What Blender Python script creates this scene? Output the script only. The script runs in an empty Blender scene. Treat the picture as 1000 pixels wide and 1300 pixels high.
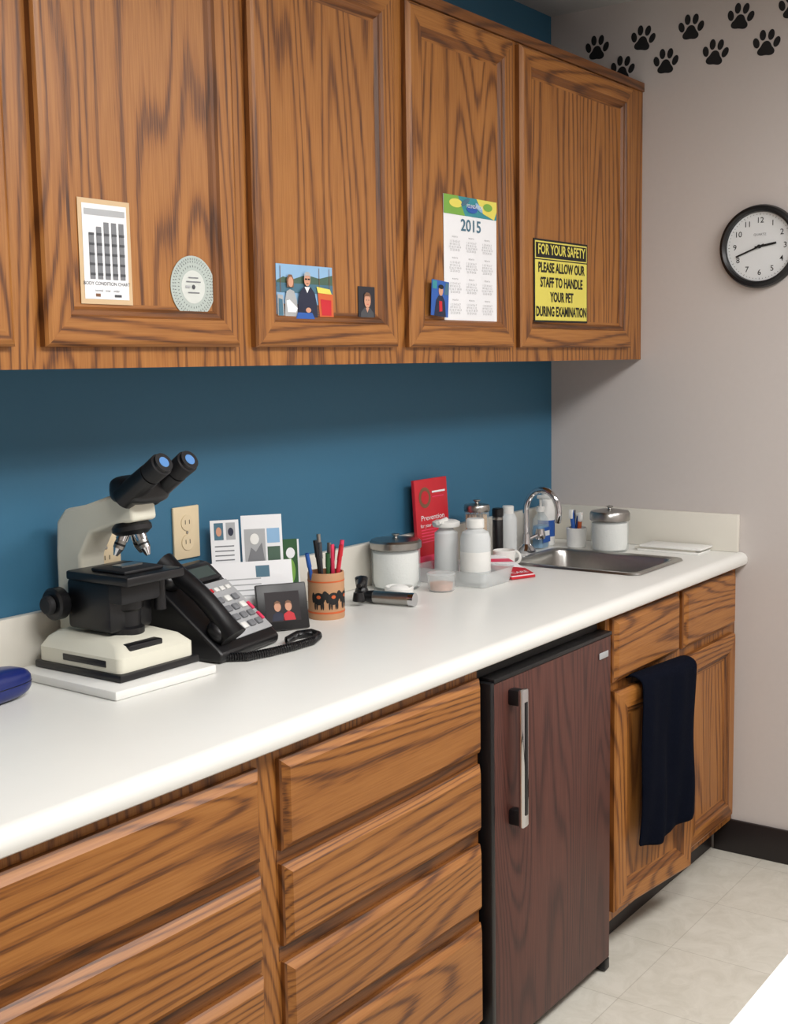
import bpy, bmesh, math, random
from mathutils import Matrix, Vector
random.seed(4)
sc=bpy.context.scene
COL=sc.collection
# ---------------------------------------------------------------- materials
def newmat(name):
    m=bpy.data.materials.new(name); m.use_nodes=True
    nt=m.node_tree; b=nt.nodes['Principled BSDF']
    return m,nt,b
def srgb(c):
    return tuple(((x/255)/12.92 if x/255<=.04045 else (((x/255)+.055)/1.055)**2.4) for x in c)+(1,)
def mat(name,c,rough=.5,metal=0,var=.06,scale=30,bump=0,alpha=1,coat=0,emit=0,spec=.5):
    m,nt,b=newmat(name); col=srgb(c)
    tc=nt.nodes.new('ShaderNodeTexCoord'); n=nt.nodes.new('ShaderNodeTexNoise'); n.inputs['Scale'].default_value=scale
    n.inputs['Detail'].default_value=3
    nt.links.new(tc.outputs['Object'],n.inputs['Vector'])
    mx=nt.nodes.new('ShaderNodeMix'); mx.data_type='RGBA'
    mx.inputs[6].default_value=tuple(x*(1-var) for x in col[:3])+(1,)
    mx.inputs[7].default_value=tuple(min(1,x*(1+var)) for x in col[:3])+(1,)
    nt.links.new(n.outputs['Fac'],mx.inputs[0]); nt.links.new(mx.outputs[2],b.inputs['Base Color'])
    b.inputs['Roughness'].default_value=rough; b.inputs['Metallic'].default_value=metal; b.inputs['Specular IOR Level'].default_value=spec
    b.inputs['Alpha'].default_value=alpha; b.inputs['Coat Weight'].default_value=coat
    if bump:
        bp=nt.nodes.new('ShaderNodeBump'); bp.inputs['Strength'].default_value=bump; bp.inputs['Distance'].default_value=.002
        nt.links.new(n.outputs['Fac'],bp.inputs['Height']); nt.links.new(bp.outputs['Normal'],b.inputs['Normal'])
    if emit:
        b.inputs['Emission Color'].default_value=col; b.inputs['Emission Strength'].default_value=emit
    return m
def oak(name,horiz,light,mid,dark,rough=.42,rings=56,ringw=.60,mot=.35):
    m,nt,b=newmat(name); N=nt.nodes.new; L=nt.links.new
    tc=N('ShaderNodeTexCoord'); sp=N('ShaderNodeSeparateXYZ'); L(tc.outputs['Object'],sp.inputs[0])
    a,g=('Z','X') if horiz else ('X','Z')
    def comb(sa,sg,sy):
        c=N('ShaderNodeCombineXYZ')
        for out,k,s in ((a,0,sa),('Y',1,sy),(g,2,sg)):
            mm=N('ShaderNodeMath'); mm.operation='MULTIPLY'; mm.inputs[1].default_value=s; L(sp.outputs[out],mm.inputs[0]); L(mm.outputs[0],c.inputs[k])
        return c
    c1=comb(1,.11,1)
    n1=N('ShaderNodeTexNoise'); n1.inputs['Scale'].default_value=4.6; n1.inputs['Detail'].default_value=1.6; n1.inputs['Roughness'].default_value=.35; n1.inputs['Distortion'].default_value=.15
    L(c1.outputs[0],n1.inputs['Vector'])
    mu=N('ShaderNodeMath'); mu.operation='MULTIPLY'; mu.inputs[1].default_value=rings*3.2; L(n1.outputs['Fac'],mu.inputs[0])
    cj=comb(220,16,60); nj=N('ShaderNodeTexNoise'); nj.inputs['Scale'].default_value=1; nj.inputs['Detail'].default_value=2; L(cj.outputs[0],nj.inputs['Vector'])
    ja=N('ShaderNodeMath'); ja.operation='MULTIPLY_ADD'; ja.inputs[1].default_value=1.8; L(nj.outputs['Fac'],ja.inputs[0]); L(mu.outputs[0],ja.inputs[2])
    si=N('ShaderNodeMath'); si.operation='SINE'; L(ja.outputs[0],si.inputs[0])
    mr=N('ShaderNodeMapRange'); mr.inputs[1].default_value=-1; mr.inputs[2].default_value=1; L(si.outputs[0],mr.inputs[0])
    pw=N('ShaderNodeMath'); pw.operation='POWER'; pw.inputs[1].default_value=2.8; L(mr.outputs[0],pw.inputs[0])
    c2=comb(330,9,90); n2=N('ShaderNodeTexNoise'); n2.inputs['Scale'].default_value=1.0; n2.inputs['Detail'].default_value=3; L(c2.outputs[0],n2.inputs['Vector'])
    st=N('ShaderNodeMapRange'); st.inputs[1].default_value=.36; st.inputs[2].default_value=.70; L(n2.outputs['Fac'],st.inputs[0])
    c3=comb(7,.9,7); n3=N('ShaderNodeTexNoise'); n3.inputs['Scale'].default_value=1.0; n3.inputs['Detail'].default_value=1; L(c3.outputs[0],n3.inputs['Vector'])
    m1=N('ShaderNodeMath'); m1.operation='MULTIPLY'; L(pw.outputs[0],m1.inputs[0]); m1.inputs[1].default_value=ringw
    m1b=N('ShaderNodeMath'); m1b.operation='MULTIPLY_ADD'; L(st.outputs[0],m1b.inputs[0]); m1b.inputs[1].default_value=.42; L(m1.outputs[0],m1b.inputs[2])
    rp=N('ShaderNodeValToRGB'); e=rp.color_ramp.elements
    e[0].position=0; e[0].color=srgb(light); e[1].position=.9; e[1].color=srgb(dark)
    k=e.new(.42); k.color=srgb(mid)
    L(m1b.outputs[0],rp.inputs[0])
    mx=N('ShaderNodeMix'); mx.data_type='RGBA'; mx.blend_type='MULTIPLY'; mx.inputs[0].default_value=mot
    L(rp.outputs[0],mx.inputs[6]); r2=N('ShaderNodeValToRGB'); r2.color_ramp.elements[0].position=.3; r2.color_ramp.elements[1].position=.7
    r2.color_ramp.elements[0].color=(.66,.6,.55,1); r2.color_ramp.elements[1].color=(1,1,1,1)
    L(n3.outputs['Fac'],r2.inputs[0]); L(r2.outputs[0],mx.inputs[7]); L(mx.outputs[2],b.inputs['Base Color'])
    b.inputs['Roughness'].default_value=rough
    bp=N('ShaderNodeBump'); bp.inputs['Strength'].default_value=.08; bp.inputs['Distance'].default_value=.001; bp.invert=True
    L(m1b.outputs[0],bp.inputs['Height']); L(bp.outputs['Normal'],b.inputs['Normal'])
    return m
OL,OM,OD=(170,113,54),(150,94,39),(90,50,20)
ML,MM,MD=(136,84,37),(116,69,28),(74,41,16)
oakv=oak('oak_vertical',False,OL,OM,OD); oakh=oak('oak_horizontal',True,OL,OM,OD)
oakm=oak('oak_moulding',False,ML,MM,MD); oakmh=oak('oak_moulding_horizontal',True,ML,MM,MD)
fridgem=oak('dark_walnut_laminate',False,(96,56,46),(80,44,37),(50,26,23),rough=.5,rings=64,ringw=.5)
bluew=mat('blue_wall_paint',(51,105,135),.6,var=.03,scale=80,bump=.08)
greyw=mat('greige_wall_paint',(199,192,188),.65,var=.02,scale=60,bump=.1)
ceilm=mat('ceiling_paint',(190,190,188),.8,var=.03)
lam=mat('white_laminate',(228,228,223),.3,var=.015,scale=12)
lam2=mat('almond_laminate',(220,216,205),.38,var=.02)
blk=mat('black_plastic',(15,15,18),.38); blk2=mat('black_matte',(22,22,25),.6); ink=mat('black_ink',(18,18,20),.6,var=.02)
baseb=mat('dark_baseboard_vinyl',(34,27,27),.45)
white=mat('white_plastic',(232,232,228),.35); ivory=mat('ivory_enamel',(222,220,204),.35,var=.03)
paper=mat('white_paper',(235,236,238),.7,var=.02); grey=mat('grey_print',(120,122,126),.6); lgrey=mat('light_grey_plastic',(170,172,174),.45)
dgrey=mat('dark_grey_print',(70,72,76),.6)
steel=mat('brushed_steel',(170,168,164),.28,metal=1,var=.08,scale=90); chrome=mat('chrome',(215,215,218),.08,metal=1,var=.02)
glass=mat('clear_glass',(225,235,235),.08,alpha=.22,var=.02); plast=mat('clear_plastic',(226,230,230),.25,alpha=.38,var=.03)
frost=mat('frosted_plastic',(228,232,232),.4,alpha=.8,var=.03)
cotton=mat('cotton',(238,238,234),.9,var=.05,scale=200,bump=.5)
red=mat('red_card',(196,30,44),.45); pink=mat('pink_card',(226,60,96),.45); beige=mat('beige_tape',(206,178,140),.6)
tan=mat('kraft_tan',(190,144,106),.6); yellow=mat('sign_yellow',(226,214,96),.45,var=.02); teal=mat('teal_print',(52,140,150),.5)
green=mat('green_print',(120,170,70),.5); dgreen=mat('dark_green_print',(40,84,44),.6); sky=mat('sky_print',(140,180,215),.6)
navy=mat('navy_fabric',(9,13,25),1.0,var=.3,scale=220,bump=.8,spec=.08); bluep=mat('blue_plastic',(24,38,104),.3); soapb=mat('blue_soap',(70,150,200),.3,alpha=.75)
skin=mat('skin_print',(206,152,124),.6); orange=mat('orange_print',(205,96,48),.6); wood=mat('tongue_depressor_wood',(196,160,116),.7,var=.12,scale=120)
lens=mat('coated_lens',(90,140,200),.08,coat=1); lcd=mat('lcd_glass',(70,82,80),.2); tblblue=mat('blue_print',(40,90,170),.5)
brownp=mat('brown_print',(120,84,60),.6); clockface=mat('clock_face',(226,230,232),.4,var=.01)
lake=mat('lake_print',(70,110,130),.6); hill=mat('hill_print',(70,96,80),.6); djack=mat('dark_jacket_print',(28,34,58),.6); platem=mat('ivory_plate',(218,200,166),.4)
def floor_mat():
    m,nt,b=newmat('vinyl_tile_floor'); N=nt.nodes.new; L=nt.links.new
    tc=N('ShaderNodeTexCoord'); mp=N('ShaderNodeMapping'); L(tc.outputs['Object'],mp.inputs[0]); mp.inputs['Location'].default_value=(.07,.1,0)
    br=N('ShaderNodeTexBrick'); br.offset=0; br.squash=1; br.inputs['Scale'].default_value=1; br.inputs['Mortar Size'].default_value=.0012
    br.inputs['Brick Width'].default_value=.305; br.inputs['Row Height'].default_value=.305; br.inputs['Bias'].default_value=0
    br.inputs['Color1'].default_value=srgb((216,213,202)); br.inputs['Color2'].default_value=srgb((212,208,196)); br.inputs['Mortar'].default_value=srgb((190,185,173))
    L(mp.outputs[0],br.inputs['Vector'])
    n=N('ShaderNodeTexNoise'); n.inputs['Scale'].default_value=13; n.inputs['Detail'].default_value=8; n.inputs['Roughness'].default_value=.7; n.inputs['Distortion'].default_value=1.0
    L(tc.outputs['Object'],n.inputs['Vector'])
    r=N('ShaderNodeValToRGB'); r.color_ramp.elements[0].position=.35; r.color_ramp.elements[0].color=(.80,.79,.76,1); r.color_ramp.elements[1].position=.62; r.color_ramp.elements[1].color=(1,1,1,1)
    L(n.outputs['Fac'],r.inputs[0]); mx=N('ShaderNodeMix'); mx.data_type='RGBA'; mx.blend_type='MULTIPLY'; mx.inputs[0].default_value=.7
    L(br.outputs['Color'],mx.inputs[6]); L(r.outputs[0],mx.inputs[7]); L(mx.outputs[2],b.inputs['Base Color']); b.inputs['Roughness'].default_value=.4
    return m
floorm=floor_mat()
# ---------------------------------------------------------------- mesh builder
def Rz(a,c=(0,0,0)):
    c=Vector(c); return Matrix.Translation(c)@Matrix.Rotation(a,4,'Z')@Matrix.Translation(-c)
def frame(o,r,u):
    r=Vector(r).normalized(); u=Vector(u).normalized(); n=r.cross(u)
    return Matrix(((r.x,u.x,n.x,o[0]),(r.y,u.y,n.y,o[1]),(r.z,u.z,n.z,o[2]),(0,0,0,1)))
class M:
    def __init__(s): s.v=[];s.f=[];s.m=[];s.mats=[]
    def add(s,vs,fs,mt,X=None):
        k=len(s.v)
        s.v+= [tuple((X@Vector(v)) if X else v) for v in vs]
        ms=mt if isinstance(mt,list) else [mt]*len(fs)
        for f,q in zip(fs,ms):
            s.f.append([k+i for i in f])
            if q not in s.mats: s.mats.append(q)
            s.m.append(s.mats.index(q))
    def box(s,a,b,mt,bev=0,X=None,seg=2):
        bm=bmesh.new(); bmesh.ops.create_cube(bm,size=1)
        a,b=[min(p,q) for p,q in zip(a,b)],[max(p,q) for p,q in zip(a,b)]
        for v in bm.verts: v.co=Vector(((a[0]+b[0])/2+v.co.x*(b[0]-a[0]),(a[1]+b[1])/2+v.co.y*(b[1]-a[1]),(a[2]+b[2])/2+v.co.z*(b[2]-a[2])))
        if bev: bmesh.ops.bevel(bm,geom=bm.edges[:],offset=bev,segments=seg,affect='EDGES',profile=.5)
        s.bm(bm,mt,X)
    def bm(s,bm,mt,X=None):
        bm.verts.ensure_lookup_table(); bm.verts.index_update()
        s.add([tuple(v.co) for v in bm.verts],[[v.index for v in f.verts] for f in bm.faces],mt,X); bm.free()
    def lathe(s,prof,mt,X=None,seg=28):
        vs=[];fs=[];n=len(prof)
        for r,z in prof:
            for k in range(seg):
                a=2*math.pi*k/seg; vs.append((max(r,1e-5)*math.cos(a),max(r,1e-5)*math.sin(a),z))
        for i in range(n-1):
            for k in range(seg):
                j=(k+1)%seg; fs.append([i*seg+k,i*seg+j,(i+1)*seg+j,(i+1)*seg+k])
        if prof[0][0]>1e-4: fs.append([k for k in range(seg)][::-1])
        if prof[-1][0]>1e-4: fs.append([(n-1)*seg+k for k in range(seg)])
        s.add(vs,fs,mt,X)
    def cyl(s,p0,p1,r0,r1,mt,seg=20,bev=0):
        p0=Vector(p0);p1=Vector(p1);d=p1-p0;L=d.length
        X=Matrix.Translation(p0)@d.to_track_quat('Z','Y').to_matrix().to_4x4()
        pr=[(r0,0),(r1,L)] if not bev else [(r0-bev,0),(r0,bev),(r1,L-bev),(r1-bev,L)]
        s.lathe(pr,mt,X,seg)
    def ell(s,c,r,mt,X=None,p=2.0,seg=24):
        vs=[];fs=[];rg=14
        def sg(t,e): return math.copysign(abs(t)**e,t)
        e=2/p
        for i in range(rg+1):
            b=-math.pi/2+math.pi*i/rg
            for k in range(seg):
                a=2*math.pi*k/seg
                vs.append((c[0]+r[0]*sg(math.cos(b),e)*sg(math.cos(a),e),c[1]+r[1]*sg(math.cos(b),e)*sg(math.sin(a),e),c[2]+r[2]*sg(math.sin(b),e)))
        for i in range(rg):
            for k in range(seg):
                j=(k+1)%seg; fs.append([i*seg+k,i*seg+j,(i+1)*seg+j,(i+1)*seg+k])
        s.add(vs,fs,mt,X)
    def tube(s,pts,r,mt,seg=10,X=None):
        pts=[Vector(p) for p in pts]; vs=[];fs=[];up=Vector((.13,.2,1)).normalized()
        rr=r if isinstance(r,list) else [r]*len(pts); prev=None
        for i,p in enumerate(pts):
            t=(pts[min(i+1,len(pts)-1)]-pts[max(i-1,0)]).normalized()
            if prev is None:
                a=t.cross(up)
                if a.length<.05: a=t.cross(Vector((1,0,0)))
                a.normalize()
            else: a=(prev-t*prev.dot(t)).normalized()
            prev=a; b=t.cross(a)
            for k in range(seg):
                q=2*math.pi*k/seg; vs.append(tuple(p+rr[i]*(math.cos(q)*a+math.sin(q)*b)))
        for i in range(len(pts)-1):
            for k in range(seg):
                j=(k+1)%seg; fs.append([i*seg+k,i*seg+j,(i+1)*seg+j,(i+1)*seg+k])
        fs.append(list(range(seg))[::-1]); fs.append([(len(pts)-1)*seg+k for k in range(seg)])
        s.add(vs,fs,mt,X)
    def loft(s,loops,mt,cap=True,X=None,capm=None):
        n=len(loops[0]); vs=[p for l in loops for p in l]; fs=[]
        for i in range(len(loops)-1):
            for k in range(n):
                j=(k+1)%n; fs.append([i*n+k,i*n+j,(i+1)*n+j,(i+1)*n+k])
        ms=[mt]*len(fs)
        if cap: fs.append([(len(loops)-1)*n+k for k in range(n)]); ms.append(capm or mt)
        s.add(vs,fs,ms,X)
    def prism(s,poly,vec,mt,X=None):
        n=len(poly); v=Vector(vec); vs=[tuple(p) for p in poly]+[tuple(Vector(p)+v) for p in poly]
        fs=[list(range(n)),[n+k for k in range(n)][::-1]]+[[k,n+k,n+(k+1)%n,(k+1)%n] for k in range(n)]
        s.add(vs,fs,mt,X)
    def rect(s,x0,y0,x1,y1,mt,X,l=1): z=l*.0005; s.add([(x0,y0,z),(x1,y0,z),(x1,y1,z),(x0,y1,z)],[[0,1,2,3]],mt,X)
    def oval(s,cx,cy,rx,ry,mt,X,l=1,rot=0,n=24):
        z=l*.0005;c,q=math.cos(rot),math.sin(rot)
        s.add([(cx+rx*math.cos(a)*c-ry*math.sin(a)*q,cy+rx*math.cos(a)*q+ry*math.sin(a)*c,z) for a in [2*math.pi*k/n for k in range(n)]],[list(range(n))],mt,X)
    def poly(s,pts,mt,X,l=1): s.add([(p[0],p[1],l*.0005) for p in pts],[list(range(len(pts)))],mt,X)
    def text(s,body,size,x,y,mt,X,l=2,al='CENTER',w=None,bold=0,rot=0,sp=1):
        c=bpy.data.curves.new('t','FONT'); c.body=body; c.size=size; c.align_x=al; c.align_y='CENTER'; c.offset=bold; c.space_line=sp; c.resolution_u=3
        o=bpy.data.objects.new('t',c); COL.objects.link(o); bpy.context.view_layer.update()
        me=bpy.data.meshes.new_from_object(o); xs=[v.co.x for v in me.vertices]
        k=1
        if w and xs: k=w/(max(xs)-min(xs))
        T=X@Matrix.Translation((x,y,l*.0005))@Matrix.Rotation(rot,4,'Z')@Matrix.Diagonal((k,1,1,1))
        s.add([tuple(v.co) for v in me.vertices],[list(p.vertices) for p in me.polygons],mt,T)
        bpy.data.objects.remove(o); bpy.data.curves.remove(c)
    def obj(s,name,parent=None,ang=35):
        me=bpy.data.meshes.new(name); c=Vector((0,0,0))
        if parent is None and not name.startswith(('wall_b','wall_r','wall_l','wall_f','floor','ceil','base')):
            lo=[min(v[i] for v in s.v) for i in range(3)]; hi=[max(v[i] for v in s.v) for i in range(3)]
            c=Vector(((lo[0]+hi[0])/2,(lo[1]+hi[1])/2,lo[2]))
        me.from_pydata([tuple(Vector(v)-c) for v in s.v],[],s.f)
        for q in s.mats: me.materials.append(q)
        me.polygons.foreach_set('material_index',s.m); me.polygons.foreach_set('use_smooth',[True]*len(s.f))
        me.set_sharp_from_angle(angle=math.radians(ang)); me.update()
        o=bpy.data.objects.new(name,me); COL.objects.link(o); o.location=c
        if parent: o.parent=parent; o.matrix_parent_inverse=Matrix.Translation(parent.location).inverted()
        return o
def empty(name,loc=(0,0,0)):
    e=bpy.data.objects.new(name,None); e.location=loc; e.empty_display_size=.1; COL.objects.link(e); return e
def rr(x0,x1,y0,y1,z,r,n=6):
    P=[]
    for cx,cy,a0 in ((x1-r,y1-r,0),(x0+r,y1-r,90),(x0+r,y0+r,180),(x1-r,y0+r,270)):
        for k in range(n+1):
            a=math.radians(a0+90*k/n); P.append((cx+r*math.cos(a),cy+r*math.sin(a),z))
    return P
# ---------------------------------------------------------------- room
CEIL=2.522; XL=-4.7; YF=-3.4
def slab(name,a,b,mt): m=M(); m.box(a,b,mt); return m.obj(name)
slab('floor',(XL,YF,-.08),(0,0,0),floorm)
slab('ceiling',(XL,YF,CEIL),(0,0,CEIL+.08),ceilm)
slab('wall_back',(XL,0,-.08),(.1,.1,CEIL+.08),bluew)
slab('wall_right',(0,YF,-.08),(.1,0,CEIL+.08),greyw)
slab('wall_left',(XL-.1,YF,-.08),(XL,.1,CEIL+.08),greyw)
slab('wall_front',(XL-.1,YF-.1,-.08),(.1,YF,CEIL+.08),greyw)
def bboard(name,a,b): m=M(); m.box(a,b,baseb,.003); m.obj(name)
bboard('baseboard_right',(-.012,YF,0),(0,-.56,.102)); bboard('baseboard_front',(XL,YF,0),(-.012,YF+.012,.102)); bboard('baseboard_left',(XL,YF+.012,0),(XL+.012,-.012,.102))
bboard('baseboard_back',(XL+.012,-.012,0),(-3.72,0,.102))
# ---------------------------------------------------------------- doors
DP=[(0,0),(0,.012),(.004,.017),(.010,.020),(.047,.020),(.051,.015),(.058,.0145),(.064,.008),(.070,.0075)]
SL=[(0,0),(0,.008),(.003,.011),(.014,.020)]
def door(name,x0,x1,z0,z1,yb,par,prof=DP,mats=None,X=None):
    mv,mh,mp=mats or (oakv,oakh,oakv)
    m=M(); vs=[];fs=[];ms=[]
    for i,(q,o) in enumerate(prof): vs+=[(x0+q,yb-o,z0+q),(x1-q,yb-o,z0+q),(x1-q,yb-o,z1-q),(x0+q,yb-o,z1-q)]
    for i in range(len(prof)-1):
        for k in range(4):
            j=(k+1)%4; fs.append([i*4+k,i*4+j,(i+1)*4+j,(i+1)*4+k])
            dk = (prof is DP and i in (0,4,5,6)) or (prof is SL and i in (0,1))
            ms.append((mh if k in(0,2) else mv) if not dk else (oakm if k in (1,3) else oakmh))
    n=len(prof)-1; fs.append([n*4,n*4+1,n*4+2,n*4+3]); ms.append(mp); fs.append([3,2,1,0]); ms.append(mp)
    m.add(vs,fs,ms,X); return m.obj(name,par,ang=20)
U=1.477; DU=.305; T=2.279
uc=empty('upper_cabinet',(-1.8,-.15,U))
m=M(); m.box((-3.7,-.285,U+.012),(-.001,-.001,T),oakv)
m.box((-3.7,-DU,U),(-.001,-.285,T),oakv)
m.box((-3.7,-DU-.006,T-.022),(-.001,-.285,T+.004),oakmh,.002)
m.obj('carcass_and_face_frame',uc)
for i,(a,b) in enumerate([(-3.20,-2.77),(-2.72,-2.283),(-2.226,-1.783),(-1.737,-1.28),(-1.234,-.782),(-.747,-.103)]):
    door('cabinet_door_%d'%(i+1),a,b,1.512,2.250,-DU,uc)
lc=empty('base_cabinet',(-1.8,-.3,0))
m=M()
for a,b in ((-3.7,-1.434),(-.858,-.001)):
    m.box((a,-.61,.10),(b,-.59,.876),oakv); m.box((a,-.59,.10),(b,-.002,.118),oakv)
    m.box((a,-.59,.118),(a+.018,-.002,.876),oakv); m.box((b-.018,-.59,.118),(b,-.002,.876),oakv)
    m.box((a,-.55,0),(b,-.53,.10),baseb)
# thin dark strips on the face frame, painting the shadow in the drawer gaps
for a,b in ((-2.70,-2.097),(-2.046,-1.440),(-3.35,-2.755)):
    for z in (.6855,.521,.354): m.box((a-.004,-.6108,z-.0125),(b+.004,-.6095,z+.0125),oakmh)
m.obj('carcass_and_face_frame',lc)
Z=[(.697,.850),(.535,.674),(.368,.507),(.125,.340)]
n=0
for a,b in ((-3.35,-2.755),(-2.70,-2.097),(-2.046,-1.440)):
    for z0,z1 in Z:
        n+=1; door('drawer_front_%d'%n,a,b,z0,z1,-.61,lc,SL,(oakh,oakh,oakh))
door('false_drawer_front_1',-.835,-.446,.705,.862,-.61,lc,SL,(oakh,oakh,oakh))
door('false_drawer_front_2',-.412,-.038,.705,.862,-.61,lc,SL,(oakh,oakh,oakh))
AJ=Rz(-math.radians(6.6),(-.83,-.611,0))
door('sink_door_1',-.83,-.452,.127,.684,-.611,lc,X=AJ)
door('sink_door_2',-.378,-.036,.127,.680,-.61,lc)
# ---------------------------------------------------------------- countertop + backsplash
ct=empty('countertop',(-1.8,-.3,.9))
m=M()
def strip(x0,x1,y0,y1,nose):
    if nose: P=[(y1,.876),(y1,.914),(-.622,.914),(-.632,.9125),(-.640,.908),(-.645,.900),(-.646,.888),(-.643,.880),(-.637,.876)]
    else: P=[(y1,.876),(y1,.914),(y0,.914),(y0,.876)]
    vs=[(x0,y,z) for y,z in P]+[(x1,y,z) for y,z in P]; k=len(P)
    m.add(vs,[list(range(k)),[k+i for i in range(k)][::-1]]+[[i,k+i,k+(i+1)%k,(i+1)%k] for i in range(k)],lam)
strip(-3.75,-.52,0,-.001,True); strip(-.52,-.23,0,-.53,True); strip(-.52,-.23,-.145,-.001,False); strip(-.23,-.001,0,-.001,True)
m.box((-3.75,-.02,.914),(-.001,-.001,1.024),lam2,.003); m.box((-.02,-.622,.914),(-.001,-.02,1.024),lam2,.003)
m.obj('counter_slab_and_backsplash',ct)
m=M(); sx0,sx1,sy0,sy1=-.536,-.214,-.546,-.13
L=[]
for q,z,r in ((0,.915,.03),(.003,.920,.03),(.016,.920,.028),(.022,.916,.04),(.026,.90,.045),(.034,.80,.05),(.05,.785,.06),(.09,.782,.05)):
    L.append(rr(sx0+q,sx1-q,sy0+q,sy1-q,z,r))
m.loft(L,steel); m.lathe([(.0,.784),(.02,.784),(.034,.786),(.04,.783)],chrome,Matrix.Translation((-.375,-.33,0)))
m.obj('sink')
m=M(); fx,fy=-.318,-.088
m.lathe([(.03,.914),(.03,.922),(.024,.93),(.014,.94),(.012,.97)],chrome,Matrix.Translation((fx,fy,0)))
pts=[(fx,fy,.94+.1*k/4) for k in range(5)]
for k in range(1,15):
    a=math.pi*k/14*1.08; pts.append((fx+.01*k/14,fy-.052+.052*math.cos(a),1.04+.062*math.sin(a)))
pts.append((fx+.012,pts[-1][1]+.004,1.008)); m.tube(pts,.0095,chrome,12)
m.cyl((fx,fy,.95),(fx+.05,fy-.02,.965),.006,.005,chrome)
m.lathe([(.014,0),(.016,.01),(.012,.03)],chrome,Matrix.Translation((fx+.05,fy-.02,.95)))
m.obj('faucet')
# ---------------------------------------------------------------- mini fridge
fr=empty('mini_fridge',(-1.145,-.3,0))
m=M(); m.box((-1.425,-.595,.02),(-.866,-.06,.855),blk2,.004)
for x in (-1.41,-.91):
    for y in (-.585,-.2): m.box((x,y,0),(x+.03,y+.03,.02),blk)
m.obj('body',fr)
m=M(); m.box((-1.405,-.632,.032),(-.870,-.597,.832),fridgem,.004); m.obj('door_panel',fr)
m=M()
m.box((-1.42,-.634,.03),(-1.405,-.597,.836),blk,.003)
m.box((-1.405,-.634,.832),(-.868,-.597,.842),blk,.003); m.box((-.935,-.635,.785),(-.890,-.6325,.800),lgrey,.001)
m.box((-.895,-.632,.004),(-.870,-.60,.032),blk,.003)
m.obj('door_trim',fr)
m=M()
for z in (.540,.795): m.box((-1.350,-.662,z-.020),(-1.325,-.63,z+.015),blk,.006)
m.box((-1.352,-.668,.518),(-1.324,-.656,.812),chrome,.005); m.box((-1.343,-.670,.545),(-1.333,-.666,.785),blk,.001)
m.obj('door_handle',fr)
# ---------------------------------------------------------------- towel over the ajar door
m=M(); nx=30
vs=[];fs=[]
path=[(.028,.50+.185*k/8) for k in range(9)]+[(.024,.692),(.008,.704),(-.012,.707),(-.030,.700)]+[(-.038-.010*math.sin(k/24*2.6),.69-.405*k/24) for k in range(25)]
n=len(path)
for i in range(nx+1):
    t=i/nx
    for k,(dy,z) in enumerate(path):
        fz=max(0,(.70-z)/.42) if k>12 else 0
        w=.268*(1-.05*math.sin(min(1,fz)*3.1))
        x=-.750+.004*math.sin(z*21)+ (t)*w - .016*fz
        fold=.0085*fz**.4*(math.sin(t*11+z*5)+.5*math.sin(t*23-z*7)) if k>12 else 0
        zz=z-(.012*math.sin(t*5)+.006*t)*fz
        vs.append((x,-.611+dy-.002+fold-.004*fz,zz))
for i in range(nx):
    for k in range(n-1): fs.append([i*n+k,(i+1)*n+k,(i+1)*n+k+1,i*n+k+1])
m.add(vs,fs,navy,AJ); o=m.obj('hand_towel',ang=80)
md=o.modifiers.new('thick','SOLIDIFY'); md.thickness=.007; md.offset=0
md=o.modifiers.new('sub','SUBSURF'); md.levels=1; md.render_levels=1
# ---------------------------------------------------------------- things on doors
FD=-DU-.0085
def F(x,z,tilt=0,y=None): return frame((x,FD if y is None else y,z),(math.cos(tilt),0,math.sin(tilt)),(-math.sin(tilt),0,math.cos(tilt)))
def sheet(m,w,h,mt,X,th=.001): m.box((0,0,0),(w,h,th),mt,0,X)
m=M(); X=F(-2.148,1.581); sheet(m,.110,.168,beige,X); m.rect(.008,.008,.102,.160,paper,X,3)
m.rect(.012,.142,.098,.152,lgrey,X,4)
for k in range(5):
    x=.020+k*.016; m.rect(x,.040,x+.011,.070+.062-(.018 if k==0 else .008 if k==1 else 0),grey,X,4)
    for j in range(5): m.rect(x,.046+.016*j,x+.011,.050+.016*j,dgrey,X,5)
m.text('BODY CONDITION CHART',.008,.055,.033,dgrey,X,4); m.text('normal   over   under',.006,.055,.022,grey,X,4); m.rect(.03,.012,.04,.017,brownp,X,4); m.rect(.07,.012,.085,.016,dgrey,X,4)
m.obj('feeding_chart')
m=M(); X=F(-1.895,1.617)
m.lathe([(.0545,0),(.0545,.001),(.0,.001)],mat('pale_green_card',(176,186,180),.6),X,40)
for r,n_ in ((.049,56),(.044,48),(.036,36)):
    for k in range(n_):
        a=2*math.pi*k/n_; m.oval(r*math.cos(a),r*math.sin(a),.0022,.0006,dgrey,X,3,rot=a,n=6)
m.oval(0,0,.029,.029,mat('wheel_center',(204,208,202),.6),X,3,n=32); m.oval(0,0,.004,.004,dgrey,X,5)
m.rect(-.018,.008,.018,.010,grey,X,5); m.rect(-.014,-.011,.014,-.009,grey,X,5); m.rect(-.020,-.002,-.008,.002,lgrey,X,5); m.rect(-.012,.015,.012,.017,grey,X,5)
m.obj('dosage_wheel')
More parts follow.
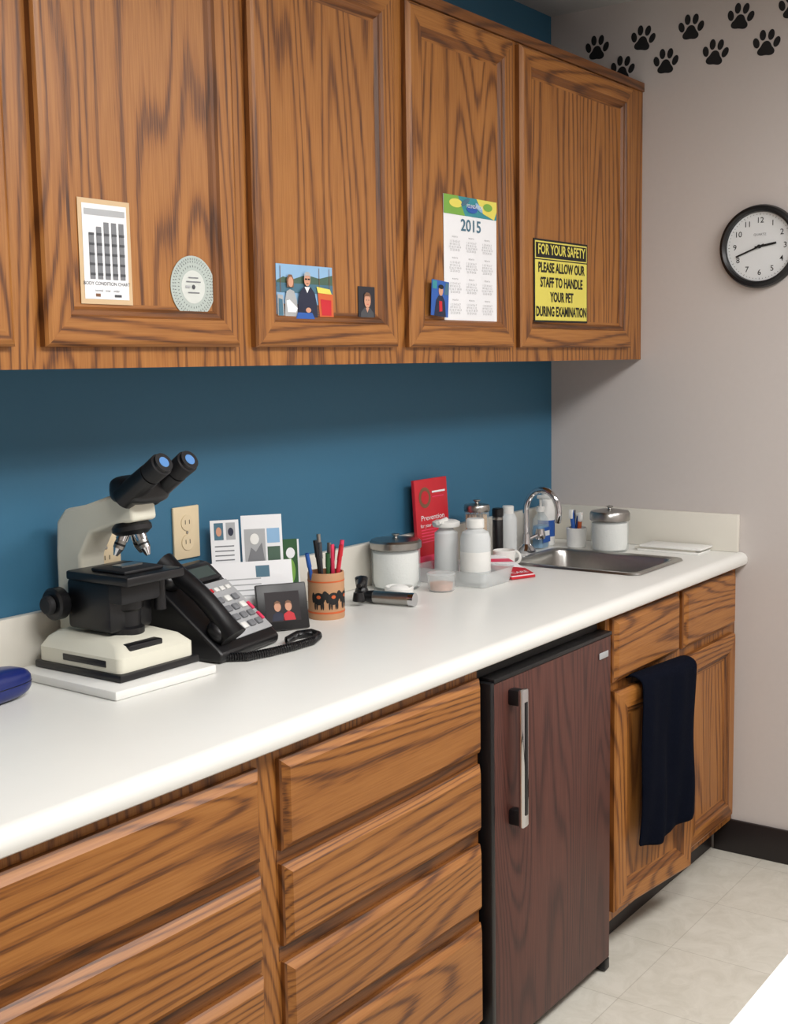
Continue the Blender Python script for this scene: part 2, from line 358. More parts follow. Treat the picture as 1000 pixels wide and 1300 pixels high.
# family photograph
m=M(); X=F(-1.672,1.567); sheet(m,.172,.104,sky,X)
m.poly([(0,.072),(.02,.080),(.05,.076),(.09,.086),(.13,.080),(.172,.088),(.172,.06),(0,.06)],hill,X,3); m.rect(0,.050,.172,.068,lake,X,4)
for x in (.010,.128,.160): m.rect(x,.05,x+.0015,.100,brownp,X,5)
m.rect(0,0,.172,.028,brownp,X,5)
for k in range(5): m.rect(0,.004+k*.005,.172,.005+k*.005,dgrey,X,6)
m.poly([(.122,.052),(.170,.050),(.172,.0),(.128,0)],orange,X,7); m.poly([(.130,.040),(.164,.038),(.164,.008),(.134,.008)],red,X,8); m.poly([(.118,.064),(.160,.060),(.166,.050),(.122,.052)],yellow,X,8)
m.poly([(0,.0),(.0,.046),(.016,.044),(.020,.0)],lgrey,X,7); m.poly([(.002,.004),(.003,.038),(.014,.036),(.016,.004)],lake,X,8)
m.poly([(.020,.0),(.021,.035),(.026,.052),(.036,.056),(.048,.053),(.056,.035),(.060,0)],lgrey,X,9)
m.poly([(.028,.012),(.024,.034),(.034,.036),(.058,.020),(.052,.012)],paper,X,10)
m.poly([(.027,.060),(.026,.074),(.032,.084),(.042,.084),(.048,.074),(.047,.060)],brownp,X,10); m.oval(.0375,.070,.0075,.010,skin,X,11)
m.poly([(.056,0),(.058,.030),(.064,.052),(.076,.062),(.086,.060),(.098,.062),(.110,.050),(.116,.028),(.118,.0)],djack,X,12)
m.poly([(.078,.062),(.086,.050),(.094,.062)],paper,X,13)
m.oval(.086,.076,.0095,.0125,skin,X,14); m.poly([(.076,.078),(.077,.087),(.082,.091),(.091,.091),(.095,.087),(.096,.078),(.092,.084),(.080,.084)],lgrey,X,15)
m.rect(.0785,.0755,.085,.0785,ink,X,15); m.rect(.087,.0755,.0935,.0785,ink,X,15); m.rect(.083,.068,.089,.0695,brownp,X,15)
m.poly([(.062,.018),(.070,.030),(.086,.024),(.084,.012)],djack,X,13); m.oval(.088,.017,.008,.005,skin,X,14); m.poly([(.050,.0),(.056,.012),(.100,.012),(.108,.0)],tblblue,X,13)
m.obj('family_photo')
m=M(); X=F(-1.414,1.568); sheet(m,.058,.070,mat('dark_backdrop',(34,34,42),.6),X)
m.poly([(.006,0),(.008,.016),(.020,.026),(.040,.026),(.052,.016),(.054,0)],dgrey,X,3); m.poly([(.024,.026),(.030,.016),(.036,.026)],skin,X,4); m.oval(.030,.040,.011,.014,skin,X,5)
m.poly([(.018,.044),(.019,.053),(.026,.058),(.036,.057),(.042,.050),(.042,.043),(.038,.050),(.022,.050)],brownp,X,6); m.oval(.026,.042,.0014,.001,ink,X,6); m.oval(.034,.042,.0014,.001,ink,X,6); m.rect(.027,.033,.033,.034,red,X,6)
m.obj('portrait_photo')
# calendar
m=M(); X=F(-1.088,1.567); W,H=.232,.292; sheet(m,W,H,paper,X)
m.rect(0,.249,W,.292,teal,X,3); m.poly([(0,.249),(0,.292),(.06,.292),(.09,.249)],green,X,4); m.poly([(.14,.292),(.17,.26),(.22,.249),(.232,.27),(.232,.292)],yellow,X,4)
m.oval(.05,.275,.028,.010,yellow,X,5); m.oval(.12,.266,.024,.009,tblblue,X,5); m.oval(.19,.276,.02,.009,green,X,6); m.oval(.09,.28,.02,.006,lake,X,6,rot=.4); m.oval(.15,.272,.018,.006,sky,X,6,rot=-.5); m.text('FOUNDATION',.012,.13,.272,paper,X,8,w=.07)
m.text('2015',.038,W/2,.226,lake,X,4,w=.088,bold=.0006)
for r in range(4):
    for c in range(3):
        x=.045+c*.071; y=.178-r*.048
        m.text('M O N T H',.005,x,y+.02,grey,X,4)
        m.text('\n'.join(['1 2 3 4 5 6 7','8 9 10 11 12','15 16 17 18 19','22 23 24 25']),.0068,x,y,lgrey,X,4,w=.05,sp=.95)
m.obj('calendar_sheet')
m=M(); X=F(-1.162,1.584,math.radians(-4),-DU-.0208); sheet(m,.070,.080,tblblue,X)
m.oval(.036,.057,.009,.011,skin,X,4); m.oval(.036,.066,.010,.005,ink,X,5); m.poly([(.012,.0),(.018,.035),(.028,.046),(.044,.046),(.054,.035),(.060,0)],djack,X,3); m.poly([(.032,.010),(.030,.034),(.042,.034),(.044,.012)],red,X,4); m.rect(.002,.06,.02,.078,teal,X,3); m.poly([(.05,.05),(.068,.05),(.068,.076),(.056,.078)],lake,X,3)
m.obj('blue_photo')
# safety sign
m=M(); X=F(-.672,1.577,math.radians(.3)); W,H=.298,.212; m.box((0,0,0),(W,H,.002),ink,0,X)
m.rect(.005,.005,W-.005,.159,yellow,X,5); m.rect(.005,.162,W-.005,H-.005,yellow,X,5); m.rect(.009,.165,W-.009,H-.009,ink,X,6)
m.text('FOR YOUR SAFETY',.036,W/2,.185,yellow,X,8,w=.262,bold=.0008)
for i,(t,w) in enumerate((('PLEASE ALLOW OUR',.258),('STAFF TO HANDLE',.235),('YOUR PET',.130),('DURING EXAMINATION',.280))):
    m.text(t,.035,W/2,.139-i*.0375,ink,X,7,w=w,bold=.0010)
m.obj('safety_sign')
# ---------------------------------------------------------------- paw prints on right wall
m=M()
def FW(y,z,t=0): return frame((-.0006,y,z),(0,-math.cos(t),math.sin(t)),(0,math.sin(t),math.cos(t)))
for i,(y,z) in enumerate([(-.156,2.404),(-.304,2.408),(-.452,2.415),(-.597,2.420),(-.742,2.425),(-.89,2.43),(-1.04,2.43),(-1.19,2.43),(-.092,2.332),(-.239,2.332),(-.376,2.332),(-.525,2.334),(-.672,2.337),(-.82,2.34),(-.96,2.34),(-1.11,2.345)]):
    X=FW(y,z,math.radians(-10 if i%2 else -4)); k=1.0
    P=[]
    for j in range(40):
        a=2*math.pi*j/40; r=.019+.0035*math.cos(3*(a-math.pi/2)); P.append((1.18*r*math.cos(a)*k,-.014+r*math.sin(a)*k))
    m.poly(P,ink,X,1)
    for dx,dy,t in ((-.029,.004,.35),(-.012,.024,.12),(.012,.024,-.12),(.029,.004,-.35)): m.oval(dx*k,dy*k,.009,.0145,ink,X,1,rot=t)
m.obj('paw_print_border')
# ---------------------------------------------------------------- clock
ck=empty('wall_clock',(-.02,-.668,1.787)); X=FW(-.668,1.787)
m=M(); m.lathe([(.114,0),(.116,.012),(.112,.024),(.104,.028),(.097,.022),(.095,.010),(.0,.010)],blk,X,56); m.obj('case',ck)
m=M(); X2=X@Matrix.Translation((0,0,.0105)); m.oval(0,0,.0955,.0955,clockface,X2,1,n=56)
for h in range(12):
    a=math.pi/2-2*math.pi*(h or 12)/12; m.text(str(h or 12),.022,.072*math.cos(a),.072*math.sin(a),ink,X2,2,bold=.0001)
for k in range(60):
    a=2*math.pi*k/60; m.oval(.089*math.cos(a),.089*math.sin(a),.003 if k%5==0 else .0015,.0007,ink,X2,2,rot=a,n=6)
m.text('QUARTZ',.009,0,.033,grey,X2,2); m.obj('dial',ck)
m=M()
def hand(a,l,w,mt,ly):
    a=math.radians(90-a); m.box((-.014,-w/2,0),(l,w/2,.0008),mt,0,X2@Matrix.Translation((0,0,ly))@Matrix.Rotation(a,4,'Z'))
hand(81,.048,.006,ink,.003); hand(249,.072,.0045,ink,.0045)
m.lathe([(.005,0),(.005,.009),(0,.009)],ink,X2); m.obj('hands',ck)
# ---------------------------------------------------------------- wall outlets
def outlet(x,z):
    m=M(); X=frame((x,-.0005,z),(1,0,0),(0,0,1)); pl=platem
    m.box((-.038,-.056,0),(.038,.056,.006),pl,.002,X)
    for s in (-1,1):
        m.lathe([(.017,.006),(.017,.008),(.0,.008)],pl,X@Matrix.Translation((0,s*.021,0)))
        for q in (-1,1): m.rect(q*.006-.001,s*.021-.003,q*.006+.001,s*.021+.006,ink,X@Matrix.Translation((0,0,.0078)),1)
    m.lathe([(.003,.006),(.003,.0075),(0,.0075)],steel,X)
    m.obj('wall_outlet')
outlet(-1.628,1.126); outlet(-1.852,1.122)
# ---------------------------------------------------------------- microscope
ZC=.914
m=M(); m.box((-2.105,-.316,ZC),(-1.868,-.030,ZC+.017),white,.004,Rz(math.radians(-2),(-1.98,-.17,0))); m.obj('microscope_base_board')
mi=empty('microscope',(-1.975,-.15,ZC+.017)); zb=ZC+.017
m=M(); cx=-1.970
m.box((cx-.098,-.278,zb),(cx+.096,-.045,zb+.014),blk,.004)
L=[rr(cx-.092,cx+.090,-.270,-.05,zb+.014,.012),rr(cx-.092,cx+.090,-.270,-.05,zb+.040,.012),rr(cx-.078,cx+.076,-.252,-.055,zb+.056,.014),rr(cx-.06,cx+.06,-.21,-.06,zb+.064,.014)]
m.loft(L,ivory); m.obj('base',mi)
m=M()
m.box((cx-.060,-.262,zb+.046),(cx+.02,-.238,zb+.058),blk,.003); m.box((cx-.0935,-.235,zb+.022),(cx-.090,-.12,zb+.034),blk,.001)
m.lathe([(.034,0),(.034,.014),(.028,.018),(.028,.045),(.034,.050),(.034,.085),(.020,.09)],blk,Matrix.Translation((cx+.002,-.185,zb+.060)))
m.obj('illuminator_and_condenser',mi)
m=M()
arm=[(-.035,zb+.05),(-.035,zb+.20),(-.040,zb+.262),(-.065,zb+.288),(-.12,zb+.298),(-.20,zb+.322),(-.245,zb+.318),(-.250,zb+.275),(-.19,zb+.262),(-.135,zb+.245),(-.105,zb+.20),(-.105,zb+.12),(-.11,zb+.05)]
m.prism([(cx-.030,y,z) for y,z in arm],(.060,0,0),ivory)
o=m.obj('arm',mi); b=o.modifiers.new('b','BEVEL'); b.width=.007; b.segments=3; b.limit_method='ANGLE'
m=M()
m.box((cx-.062,-.265,zb+.163),(cx+.078,-.100,zb+.180),blk,.004); m.box((cx-.045,-.240,zb+.180),(cx+.05,-.15,zb+.187),blk2,.003)
m.box((cx-.052,-.205,zb+.070),(cx+.052,-.088,zb+.163),blk,.008); m.cyl((cx+.060,-.215,zb+.163),(cx+.060,-.215,zb+.10),.010,.012,blk); m.box((cx-.05,-.235,zb+.125),(cx+.045,-.13,zb+.163),blk2,.006)
m.box((cx-.02,-.205,zb+.187),(cx+.03,-.18,zb+.190),steel,0)
m.obj('stage',mi)
m=M()
for s in (-1,1):
    m.cyl((cx+s*.028,-.082,zb+.118),(cx+s*.064,-.082,zb+.118),.016,.016,blk); m.cyl((cx+s*.058,-.082,zb+.118),(cx+s*.084,-.082,zb+.118),.030,.030,blk,28,.004); m.cyl((cx+s*.084,-.082,zb+.118),(cx+s*.098,-.082,zb+.118),.018,.017,blk2,24,.003)
m.obj('focus_knobs',mi)
m=M(); hx,hy,hz=cx,-.214,zb+.262
m.lathe([(.026,-.012),(.036,-.004),(.036,.004),(.030,.012)],blk,Matrix.Translation((hx,hy,hz-.004))@Matrix.Rotation(math.radians(-10),4,'X'))
for a in (-75,20,150):
    d=Vector((math.cos(math.radians(a))*.45,math.sin(math.radians(a))*.45,-1)).normalized(); p=Vector((hx,hy,hz-.008))+Vector((d.x,d.y,0))*.030
    m.cyl(p,p+d*.018,.0115,.0115,chrome); m.cyl(p+d*.018,p+d*.034,.010,.010,steel); m.cyl(p+d*.024,p+d*.028,.0104,.0104,blk); m.cyl(p+d*.034,p+d*.048,.0095,.004,chrome)
m.obj('nosepiece_and_objectives',mi)
m=M(); td=Vector((0,-.84,.54)).normalized()
m.lathe([(.032,0),(.034,.006),(.034,.018),(.030,.022)],blk,Matrix.Translation((hx,hy-.008,hz+.050)))
m.ell((hx,hy-.024,hz+.068),(.048,.044,.026),blk,p=3.4)
for s in (-1,1):
    p=Vector((hx+s*.031,hy-.034,hz+.066)); q=p+td*.062
    m.cyl(p-td*.02,q,.0225,.021,blk); m.cyl(q,q+td*.036,.020,.021,blk2,24,.002); m.cyl(q+td*.036,q+td*.042,.018,.018,blk)
    m.cyl(q+td*.0418,q+td*.0425,.010,.010,lens)
m.obj('binocular_head',mi)
m=M(); X=Rz(math.radians(8),(-2.24,-.14,0)); m.ell((-2.237,-.14,ZC+.028),(.085,.036,.028),bluep,X,3.0); m.ell((-2.237,-.14,ZC+.028),(.0858,.0368,.0018),blk,X,3.0)
m.obj('glasses_case')
# ---------------------------------------------------------------- phone
ph=empty('desk_phone',(-1.73,-.16,ZC)); PX=Rz(math.radians(9),(-1.74,-.16,0))
m=M(); side=[(-.268,ZC+.002),(-.272,ZC+.018),(-.262,ZC+.028),(-.10,ZC+.160),(-.078,ZC+.162),(-.065,ZC+.145),(-.055,ZC+.002)]
m.prism([(-1.842,y,z) for y,z in side],(.205,0,0),blk,PX); o=m.obj('body',ph); b=o.modifiers.new('b','BEVEL'); b.width=.006; b.segments=3; b.limit_method='ANGLE'
S=PX@frame((-1.842,-.262,ZC+.028),(1,0,0),(0,.162,.132))
m=M(); m.box((.070,.008,0),(.201,.152,.004),lgrey,.002,S); m.box((.078,.158,0),(.195,.202,.006),blk2,.003,S); m.rect(.090,.166,.182,.194,lcd,S@Matrix.Translation((0,0,.006)),1)
for r in range(4):
    for c in range(3): m.box((.112+c*.026,.022+r*.024,.004),(.130+c*.026,.037+r*.024,.009),grey if (r+c)%4 else white,.002,S)
for r in range(5): m.box((.078,.020+r*.025,.004),(.104,.032+r*.025,.008),white,.002,S)
for c in range(4): m.box((.112+c*.02,.124,.004),(.126+c*.02,.134,.008),red if c==0 else white,.001,S)
for c in range(2): m.box((.188,.03+c*.03,.004),(.196,.05+c*.03,.008),pink,.001,S)
m.obj('keypad_and_display',ph)
m=M(); pts=[];rad=[]
for k in range(17):
    t=k/16; pts.append(S@Vector((.034,.002+.205*t,.024+.014*math.sin(math.pi*t)))); rad.append(.019+.009*abs(2*t-1)**4)
m.tube(pts,rad,blk,16)
for t in (.03,.18): m.ell((.034,t,.014),(.029,.026,.018),blk,S,2.6)
m.obj('handset',ph)
m=M(); ctrl=[(-1.805,-.268),(-1.775,-.305),(-1.72,-.318),(-1.66,-.325),(-1.60,-.325),(-1.555,-.305),(-1.545,-.275),(-1.575,-.262),(-1.63,-.28)]
pts=[];n_=900
for i in range(n_):
    t=i/(n_-1)*(len(ctrl)-1); k=min(int(t),len(ctrl)-2); u=t-k; u2=u*u*(3-2*u)*.35+u*.65
    p=Vector(ctrl[k]).lerp(Vector(ctrl[k+1]),u2); a=i*.62
    pts.append((p.x+.0055*math.cos(a)*.5,p.y+.0065*math.cos(a),ZC+.0095+.0065*math.sin(a)))
m.tube(pts,.0022,blk,6); m.obj('coiled_cord',ph)
# ---------------------------------------------------------------- card rack
ca=empty('letter_rack',(-1.5,-.09,ZC)); rd=(.80,-.60,0)
def lean(o,w,h,mt,a,name,deco=None,th=.0012):
    m=M(); r=Vector(rd); bk=Vector((.6,.8,0)); up=(bk*math.sin(a)+Vector((0,0,math.cos(a))))
    X=frame(o,r,up); m.box((0,0,0),(w,h,th),mt,0,X)
    if deco: deco(m,X@Matrix.Translation((0,0,th)))
    return m.obj(name,ca)
m=M(); X=frame((-1.575,-.05,ZC),rd,(0,0,1))
m.box((0,0,-.0),(.150,.045,.004),mat('rack_wire_grey',(150,150,150),.4),.001,X)
for x in (0,.07,.14): m.tube([X@Vector((x,.044,.004)),X@Vector((x,.046,.045)),X@Vector((x,.004,.05)),X@Vector((x,.004,.004))],.0022,steel,6)
m.obj('wire_stand',ca)
def d1(m,X):
    for k in range(5): m.rect(.008,.02+k*.010,.050,.0225+k*.010,grey,X,1)
    m.rect(.008,.075,.028,.112,lake,X,1); m.oval(.018,.093,.006,.010,skin,X,2); m.rect(.034,.075,.054,.112,lgrey,X,1); m.oval(.044,.092,.006,.009,djack,X,2)
def d2(m,X): m.rect(.006,.03,.052,.110,lgrey,X,1); m.poly([(.008,.03),(.02,.07),(.03,.06),(.044,.08),(.05,.03)],grey,X,2); m.oval(.028,.088,.010,.012,white,X,3); m.rect(.056,.03,.084,.070,hill,X,1); m.rect(.056,.078,.084,.110,sky,X,1)
def d3(m,X):
    for k in range(4): m.rect(.02,.02+k*.012,.11,.0225+k*.012,lgrey,X,1)
    m.rect(.10,.06,.13,.085,lake,X,1)
def d4(m,X): m.rect(.004,.004,.042,.121,dgreen,X,1); m.oval(.024,.05,.012,.028,green,X,2); m.oval(.026,.09,.010,.012,paper,X,3); m.oval(.016,.03,.006,.010,orange,X,3)
lean((-1.585,-.036,ZC+.115),.062,.118,paper,.15,'card_left',d1); lean((-1.530,-.075,ZC+.10),.090,.140,paper,.12,'card_photo',d2)
lean((-1.452,-.112,ZC+.06),.046,.120,paper,.1,'card_green',d4)
lean((-1.612,-.058,ZC+.05),.18,.095,paper,.28,'envelope_back',d3); lean((-1.605,-.075,ZC+.012),.165,.105,mat('envelope_white',(218,222,226),.7),.34,'envelope_front',d3)
pf=empty('picture_frame',(-1.53,-.18,ZC)); r=Vector((.84,-.54,0)); bk=Vector((.54,.84,0)); a=.30
X=frame((-1.575,-.155,ZC+.001),r,bk*math.sin(a)+Vector((0,0,math.cos(a))))
m=M(); m.box((0,0,0),(.112,.100,.010),blk,.003,X); m.box((.05,.0,-.03),(.06,.07,.0),blk,0,X)
m.obj('frame',pf); m=M(); X=X@Matrix.Translation((0,0,.0102)); m.rect(.018,.018,.094,.082,mat('photo_dark',(36,30,34),.3),X,1)
for x,c in ((.044,djack),(.068,red)):
    m.poly([(x-.014,.020),(x-.011,.034),(x,.040),(x+.011,.034),(x+.014,.020)],c,X,2); m.oval(x,.050,.0075,.0105,skin,X,3); m.poly([(x-.008,.052),(x-.006,.060),(x,.063),(x+.006,.060),(x+.008,.052),(x+.004,.057),(x-.004,.057)],brownp,X,4)
m.obj('photo',pf)
# pen cup
PCX,PCY=-1.366,-.172
pc=empty('pen_cup',(PCX,PCY,ZC)); X=Matrix.Translation((PCX,PCY,ZC))
m=M(); m.lathe([(.040,0),(.041,.003),(.041,.100),(.040,.104),(.037,.104),(.037,.006),(.0,.006)],tan,X,36)
def wrap(a0,z,ra,rz,mt,rad=.0414):
    vs=[(rad*math.cos(math.radians(a0+ra*math.cos(q))),rad*math.sin(math.radians(a0+ra*math.cos(q))),z+rz*math.sin(q)) for q in [2*math.pi*k/16 for k in range(16)]]
    vs.append((rad*1.012*math.cos(math.radians(a0)),rad*1.012*math.sin(math.radians(a0)),z))
    m.add(vs,[[16,k,(k+1)%16] for k in range(16)],mt,X)
for a0 in (-165,-118,-70):
    wrap(a0,.048,20,.014,ink); wrap(a0+20,.056,9,.010,ink); wrap(a0-19,.050,6,.012,ink)
    for q in (-13,-6,8,14): wrap(a0+q,.033,3,.010,ink)
    wrap(a0,.052,7,.004,orange,.0419)
m.lathe([(.0416,.014),(.0416,.018)],orange,X,36); m.lathe([(.0416,.084),(.0416,.087)],orange,X,36)
m.obj('cup',pc)
m=M()
for dx,dy,h,c,tx,ty in ((-.015,-.01,.178,blk,-.02,.01),(.0,-.018,.165,red,.01,-.02),(.016,-.012,.172,pink,.018,-.01),(.02,.008,.155,blk,.02,0),(-.02,.012,.150,tblblue,-.03,.0),(.004,.016,.185,ink,.005,.01),(-.008,.004,.170,dgrey,-.006,0),(.012,.004,.165,ink,.012,.004),(-.010,-.016,.150,dgreen,-.014,-.01)):
    p=Vector((PCX+dx*.8,PCY+dy*.8,ZC+.008)); q=Vector((PCX+dx+tx,PCY+dy+ty,ZC+h)); d=(q-p)
    m.cyl(p,q,.0042,.0042,c,10); m.cyl(q-d*.22,q,.0052,.0048,c if c!=ink else steel,10)
m.box((PCX+.002,PCY-.017,ZC+.09),(PCX+.012,PCY-.013,ZC+.165),pink,.001)
m.obj('pens',pc)
m=M(); X=Matrix.Translation((-1.268,-.115,ZC)); m.lathe([(.021,0),(.022,.003),(.022,.055),(.019,.058)],white,X); m.lathe([(.0235,.056),(.0235,.072),(.021,.074),(0,.074)],white,X); m.lathe([(.0223,.015),(.0223,.045)],dgrey,X)
m.obj('pill_jar')
# otoscope
m=M(); a=Vector((-1.186,-.168,ZC+.0165)); b_=Vector((-1.168,-.275,ZC+.0165)); m.cyl(a,b_,.0155,.0155,steel,24,.002); d=(b_-a).normalized()
m.cyl(b_-d*.012,b_+d*.001,.0163,.0163,chrome,24); m.cyl(a-d*.02,a+d*.006,.013,.016,blk,20,.002)
c=a-d*.030+Vector((0,0,.006)); m.ell(tuple(c),(.017,.017,.022),blk); m.cyl(c+Vector((0,0,.012)),c+Vector((0,0,.040)),.013,.016,blk,20,.003)
m.cyl(c+Vector((.0,.0,.030)),c+Vector((-.040,-.022,.026)),.013,.005,blk); m.cyl(c+Vector((-.038,-.02,.010)),c+Vector((-.038,-.02,-.010)),.012,.015,blk)
m.obj('otoscope')
# ---------------------------------------------------------------- jars and bottles
def canister(name,x,y,r,h,fm,lidh=.02):
    e=empty(name,(x,y,ZC)); X=Matrix.Translation((x,y,ZC))
    m=M(); m.lathe([(r*.9,0),(r,.006),(r,h-.01),(r*.92,h)],glass,X,32); m.obj('glass',e)
    m=M(); fm(m,X,r,h); m.obj('contents',e)
    m=M(); m.lathe([(r*1.03,h-.006),(r*1.06,h-.004),(r*1.06,h+lidh*.55),(r*.98,h+lidh*.8),(r*.5,h+lidh),(0,h+lidh*1.05)],steel,X,32)
    m.lathe([(.006,h+lidh),(.005,h+lidh+.004),(.010,h+lidh+.007),(.010,h+lidh+.010),(0,h+lidh+.012)],steel,X,16); m.obj('lid',e)
def cottonf(m,X,r,h):
    m.lathe([(r*.86,.006),(r*.93,.02),(r*.93,h*.85),(r*.7,h*.92),(0,h*.93)],cotton,X,24)
def sticks(m,X,r,h):
    for k in range(26):
        a=random.random()*6.28; q=r*.78*math.sqrt(random.random()); x,y=q*math.cos(a),q*math.sin(a)
        m.box((x-.009,y-.001,.008),(x+.009,y+.001,h*.93-random.random()*.006),wood,.0006,X@Matrix.Rotation(random.random()*.8,4,'Z'))
canister('cotton_jar',-.990,-.095,.062,.108,cottonf); canister('tongue_depressor_jar',-.592,-.088,.034,.158,sticks,.016)
canister('gauze_canister',-.165,-.285,.056,.098,cottonf,.026)
m=M(); X=Matrix.Translation((-1.075,-.165,ZC)); m.lathe([(.026,0),(.034,.004),(.036,.020),(.033,.024),(.031,.022),(.030,.006),(0,.006)],white,X); m.ell((-1.075,-.165,ZC+.014),(.027,.027,.014),cotton)
m.obj('small_white_dish')
sp=empty('plastic_tray',(-.83,-.19,ZC)); m=M()
def R2(q,z): return rr(-.905+q,-.755-q,-.305+q,-.075-q,z,.015)
m.loft([R2(.008,ZC+.001),R2(.0,ZC+.040),R2(-.003,ZC+.041),R2(.003,ZC+.040),R2(.010,ZC+.004)],plast); m.obj('tray',sp)
m=M(); X=Matrix.Translation((-.836,-.235,ZC+.005))
m.lathe([(.036,0),(.039,.006),(.039,.112),(.034,.128),(.020,.136),(.020,.142)],frost,X); m.lathe([(.023,.140),(.023,.160),(.020,.163),(0,.163)],white,X); m.lathe([(.0392,.03),(.0392,.08)],white,X)
m.obj('saline_bottle')
m=M(); X=Matrix.Translation((-.842,-.150,ZC+.005)); m.lathe([(.030,0),(.032,.004),(.030,.122),(.020,.13),(.016,.14)],frost,X)
m.lathe([(.034,.138),(.036,.142),(.036,.150),(.028,.154),(0,.154)],white,X); m.cyl((-.842,-.150,ZC+.160),(-.895,-.16,ZC+.158),.007,.006,white)
m.obj('dispenser_bottle')
m=M(); m.box((-.80,-.125,ZC+.005),(-.765,-.085,ZC+.075),bluep,.004); m.box((-.80,-.1255,ZC+.02),(-.775,-.1245,ZC+.05),white,0); m.obj('blue_box')
m=M(); m.box((-.915,-.070,ZC),(-.860,-.045,ZC+.095),bluep,.003); m.box((-.912,-.0715,ZC+.05),(-.875,-.0695,ZC+.085),white,.0005); m.obj('blue_carton')
m=M(); X=Matrix.Translation((-.965,-.215,ZC)); m.lathe([(.030,0),(.033,.003),(.035,.040),(.037,.043),(.033,.046),(0,.046)],plast,X); m.lathe([(.027,.003),(.029,.020),(0,.022)],mat('amber_swabs',(205,150,120),.6),X); m.obj('sample_tub')
# red brochure
m=M(); X=frame((-.822,-.042,ZC),(1,0,0),(0,.06,1)); m.box((0,0,0),(.155,.254,.010),red,.001,X); X=X@Matrix.Translation((0,0,.0102))
m.oval(.045,.205,.028,.028,brownp,X,1); m.oval(.045,.205,.018,.018,red,X,2); m.rect(.080,.215,.143,.220,paper,X,1); m.rect(.080,.203,.135,.206,pink,X,1)
m.text('Prevention',.020,.078,.150,paper,X,1,w=.11); m.text('for your best friend',.014,.078,.130,paper,X,1,w=.12)
for k in range(5): m.rect(.02,.085+k*.008,.13,.088+k*.008,pink,X,1)
m.rect(0,.0,.155,.05,pink,X,1); m.obj('red_brochure')
m=M(); X=frame((-.752,-.292,ZC+.001),(.92,-.38,0),(.50,.84,.14)); m.box((0,0,0),(.078,.190,.006),red,.001,X); X1=X@Matrix.Translation((.002,.004,.006)); m.box((0,0,0),(.074,.184,.003),paper,0,X1)
X2_=X1@Matrix.Translation((0,0,.003)); m.poly([(.0,0),(.074,0),(.074,.05),(0,.10)],red,X2_,1); m.poly([(.0,.13),(.074,.11),(.074,.14),(0,.16)],pink,X2_,1); m.text('CARE',.022,.037,.02,paper,X2_,2)
m.box((.0,.150,-.026),(.07,.180,-.001),white,.003,X); m.obj('red_booklet')
m=M(); X=Matrix.Translation((-.450,-.070,ZC)); m.lathe([(.015,0),(.0155,.003),(.0155,.118),(.014,.121),(.0165,.122),(.0165,.142),(.014,.145),(0,.145)],blk,X); m.lathe([(.0158,.112),(.0158,.119)],steel,X); m.obj('black_thermos')
m=M(); X=Matrix.Translation((-.378,-.062,ZC)); m.lathe([(.024,0),(.026,.004),(.026,.105),(.020,.120),(.014,.124)],frost,X); m.lathe([(.017,.122),(.017,.142),(.015,.144),(0,.144)],white,X); m.obj('white_bottle')
m=M(); X=Matrix.Translation((-.575,-.165,ZC)); m.lathe([(.024,0),(.028,.004),(.032,.045),(.030,.047),(.026,.010),(0,.008)],white,X)
m.tube([X@Vector((.026,-.018-.018*math.sin(t),.025+.017*math.cos(t))) for t in [k*math.pi/8 for k in range(9)]],.004,white,8)
m.obj('white_mug')
m=M(); X=Matrix.Translation((-.225,-.085,ZC)); m.loft([[(x*1.0,y*.65,z) for x,y,z in rr(-r,r,-r,r,z,r*.6)] for r,z in ((.026,.0),(.030,.004),(.031,.06),(.027,.09),(.014,.105),(.012,.112))],glass,X=X)
m.loft([[(x,y*.65,z) for x,y,z in rr(-r,r,-r,r,z,r*.6)] for r,z in ((.024,.003),(.027,.006),(.028,.055),(.025,.070))],soapb,X=X); m.box((-.022,-.0215,.02),(.022,-.0205,.065),tblblue,0,X); m.box((-.016,-.0222,.04),(.016,-.0213,.055),paper,0,X)
m.cyl((-.225,-.085,ZC+.112),(-.225,-.085,ZC+.128),.013,.012,white); m.cyl((-.225,-.085,ZC+.128),(-.225,-.085,ZC+.150),.004,.004,white); m.box((-.233,-.125,ZC+.150),(-.217,-.075,ZC+.162),white,.004)
m.obj('hand_soap_dispenser')
m=M(); X=Matrix.Translation((-.165,-.072,ZC)); m.lathe([(.022,0),(.026,.004),(.026,.115),(.018,.140),(.012,.145)],white,X); m.lathe([(.0263,.03),(.0263,.08)],tblblue,X); m.lathe([(.014,.143),(.014,.172),(.011,.175),(0,.175)],white,X); m.obj('lotion_bottle')
tb=empty('brush_cup',(-.155,-.17,ZC)); X=Matrix.Translation((-.155,-.17,ZC)); m=M(); m.lathe([(.024,0),(.028,.003),(.031,.060),(.029,.061),(.026,.006),(0,.006)],white,X); m.obj('cup',tb)
m=M()
for dx,dy,tx,ty,c,h in ((-.008,0,-.010,.008,tblblue,.115),(.0,-.006,.002,-.006,orange,.105),(.008,.004,.012,.0,tblblue,.10),(.004,.01,.004,.006,djack,.11)):
    p=Vector((-.155+dx,-.17+dy,ZC+.01)); q=Vector((-.155+dx+tx,-.17+dy+ty,ZC+h)); m.cyl(p,q,.0060,.0065,c,10); m.box(tuple(q-Vector((.007,.006,.026))),tuple(q+Vector((.007,.006,.002))),white if c!=djack else djack,.002)
m.obj('brushes',tb)
m=M()
for k,(dx,dy) in enumerate(((0,0),(.008,.012),(.002,-.006))): m.box((-.125+dx,-.545+dy,ZC+.006*k),(-.03+dx*.3,-.355+dy,ZC+.006*(k+1)),white if k%2==0 else lam2,.0015)
m.obj('folded_paper_towels')
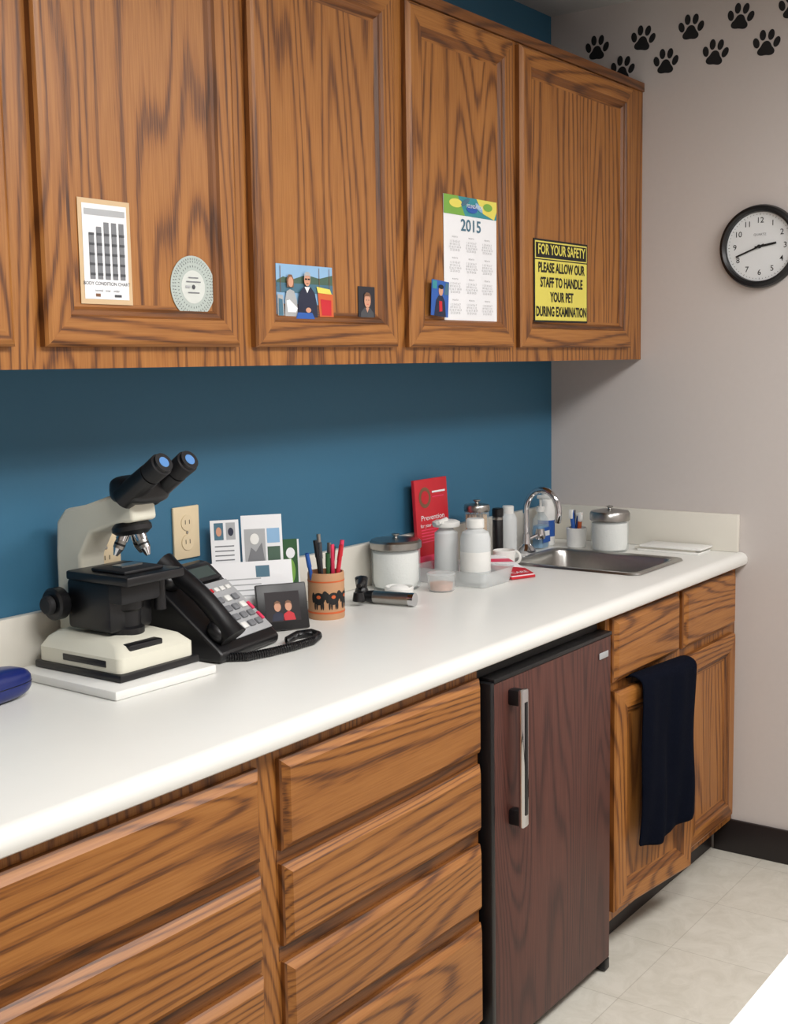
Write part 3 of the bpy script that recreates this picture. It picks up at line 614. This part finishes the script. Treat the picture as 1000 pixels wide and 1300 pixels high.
# ---------------------------------------------------------------- exam table
et=empty('exam_table',(-1.85,-1.85,0)); m=M(); m.loft([rr(-2.66,-1.3,-2.15,-1.528,.865,.03),rr(-2.66,-1.3,-2.15,-1.528,.893,.03),rr(-2.655,-1.305,-2.145,-1.533,.900,.03)],mat('exam_table_white',(248,248,248),.35,var=.01)); m.add(rr(-2.66,-1.3,-2.15,-1.528,.865,.03),[list(range(28))[::-1]],white); m.obj('top',et)
m=M(); m.box((-2.25,-2.02,0),(-1.7,-1.66,.06),steel,.01); m.box((-2.05,-1.93,.06),(-1.9,-1.75,.865),steel,.01); m.obj('pedestal',et)
# ---------------------------------------------------------------- ceiling lights
def fixture(x,y,w,d,e,col):
    f=empty('ceiling_light_panel',(x,y,CEIL)); m=M()
    m.box((x-w/2-.03,y-d/2-.03,CEIL-.03),(x+w/2+.03,y+d/2+.03,CEIL-.001),white,.003); m.obj('frame',f)
    m=M(); m.box((x-w/2,y-d/2,CEIL-.034),(x+w/2,y+d/2,CEIL-.03),mat('diffuser',(250,250,245),.5,emit=2.0)); m.obj('diffuser',f)
    l=bpy.data.lights.new('tube','AREA'); l.shape='RECTANGLE'; l.size=w; l.size_y=d; l.energy=e; l.color=col
    o=bpy.data.objects.new('tube_light',l); o.location=(x,y,CEIL-.04); COL.objects.link(o); o.parent=f; o.matrix_parent_inverse=Matrix.Translation(f.location).inverted()
fixture(-2.5,-1.75,1.2,.6,44,(1,.985,.965)); fixture(-1.0,-2.1,1.2,.6,38,(1,.975,.97))  # second panel is an unseen light added to brighten the right wall
w=bpy.data.worlds.new('world'); sc.world=w; w.use_nodes=True; w.node_tree.nodes['Background'].inputs[0].default_value=(.8,.85,.9,1); w.node_tree.nodes['Background'].inputs[1].default_value=.3
# ---------------------------------------------------------------- camera
yaw,pit,rol,f=.6249,-.1198,-.0159,1571.65
fv=Vector((math.cos(yaw)*math.cos(pit),math.sin(yaw)*math.cos(pit),math.sin(pit))); r0=Vector((math.sin(yaw),-math.cos(yaw),0)); u0=r0.cross(fv)
r=math.cos(rol)*r0+math.sin(rol)*u0; u=-math.sin(rol)*r0+math.cos(rol)*u0
cd=bpy.data.cameras.new('camera'); co=bpy.data.objects.new('camera',cd); COL.objects.link(co)
co.matrix_world=Matrix(((r[0],u[0],-fv[0],-3.4933),(r[1],u[1],-fv[1],-1.8974),(r[2],u[2],-fv[2],1.4781),(0,0,0,1)))
cd.sensor_fit='VERTICAL'; cd.sensor_height=36; cd.lens=f*36/1300; cd.clip_start=.05
sc.camera=co
sc.view_settings.view_transform='Standard'; sc.view_settings.look='None'; sc.view_settings.exposure=-.05
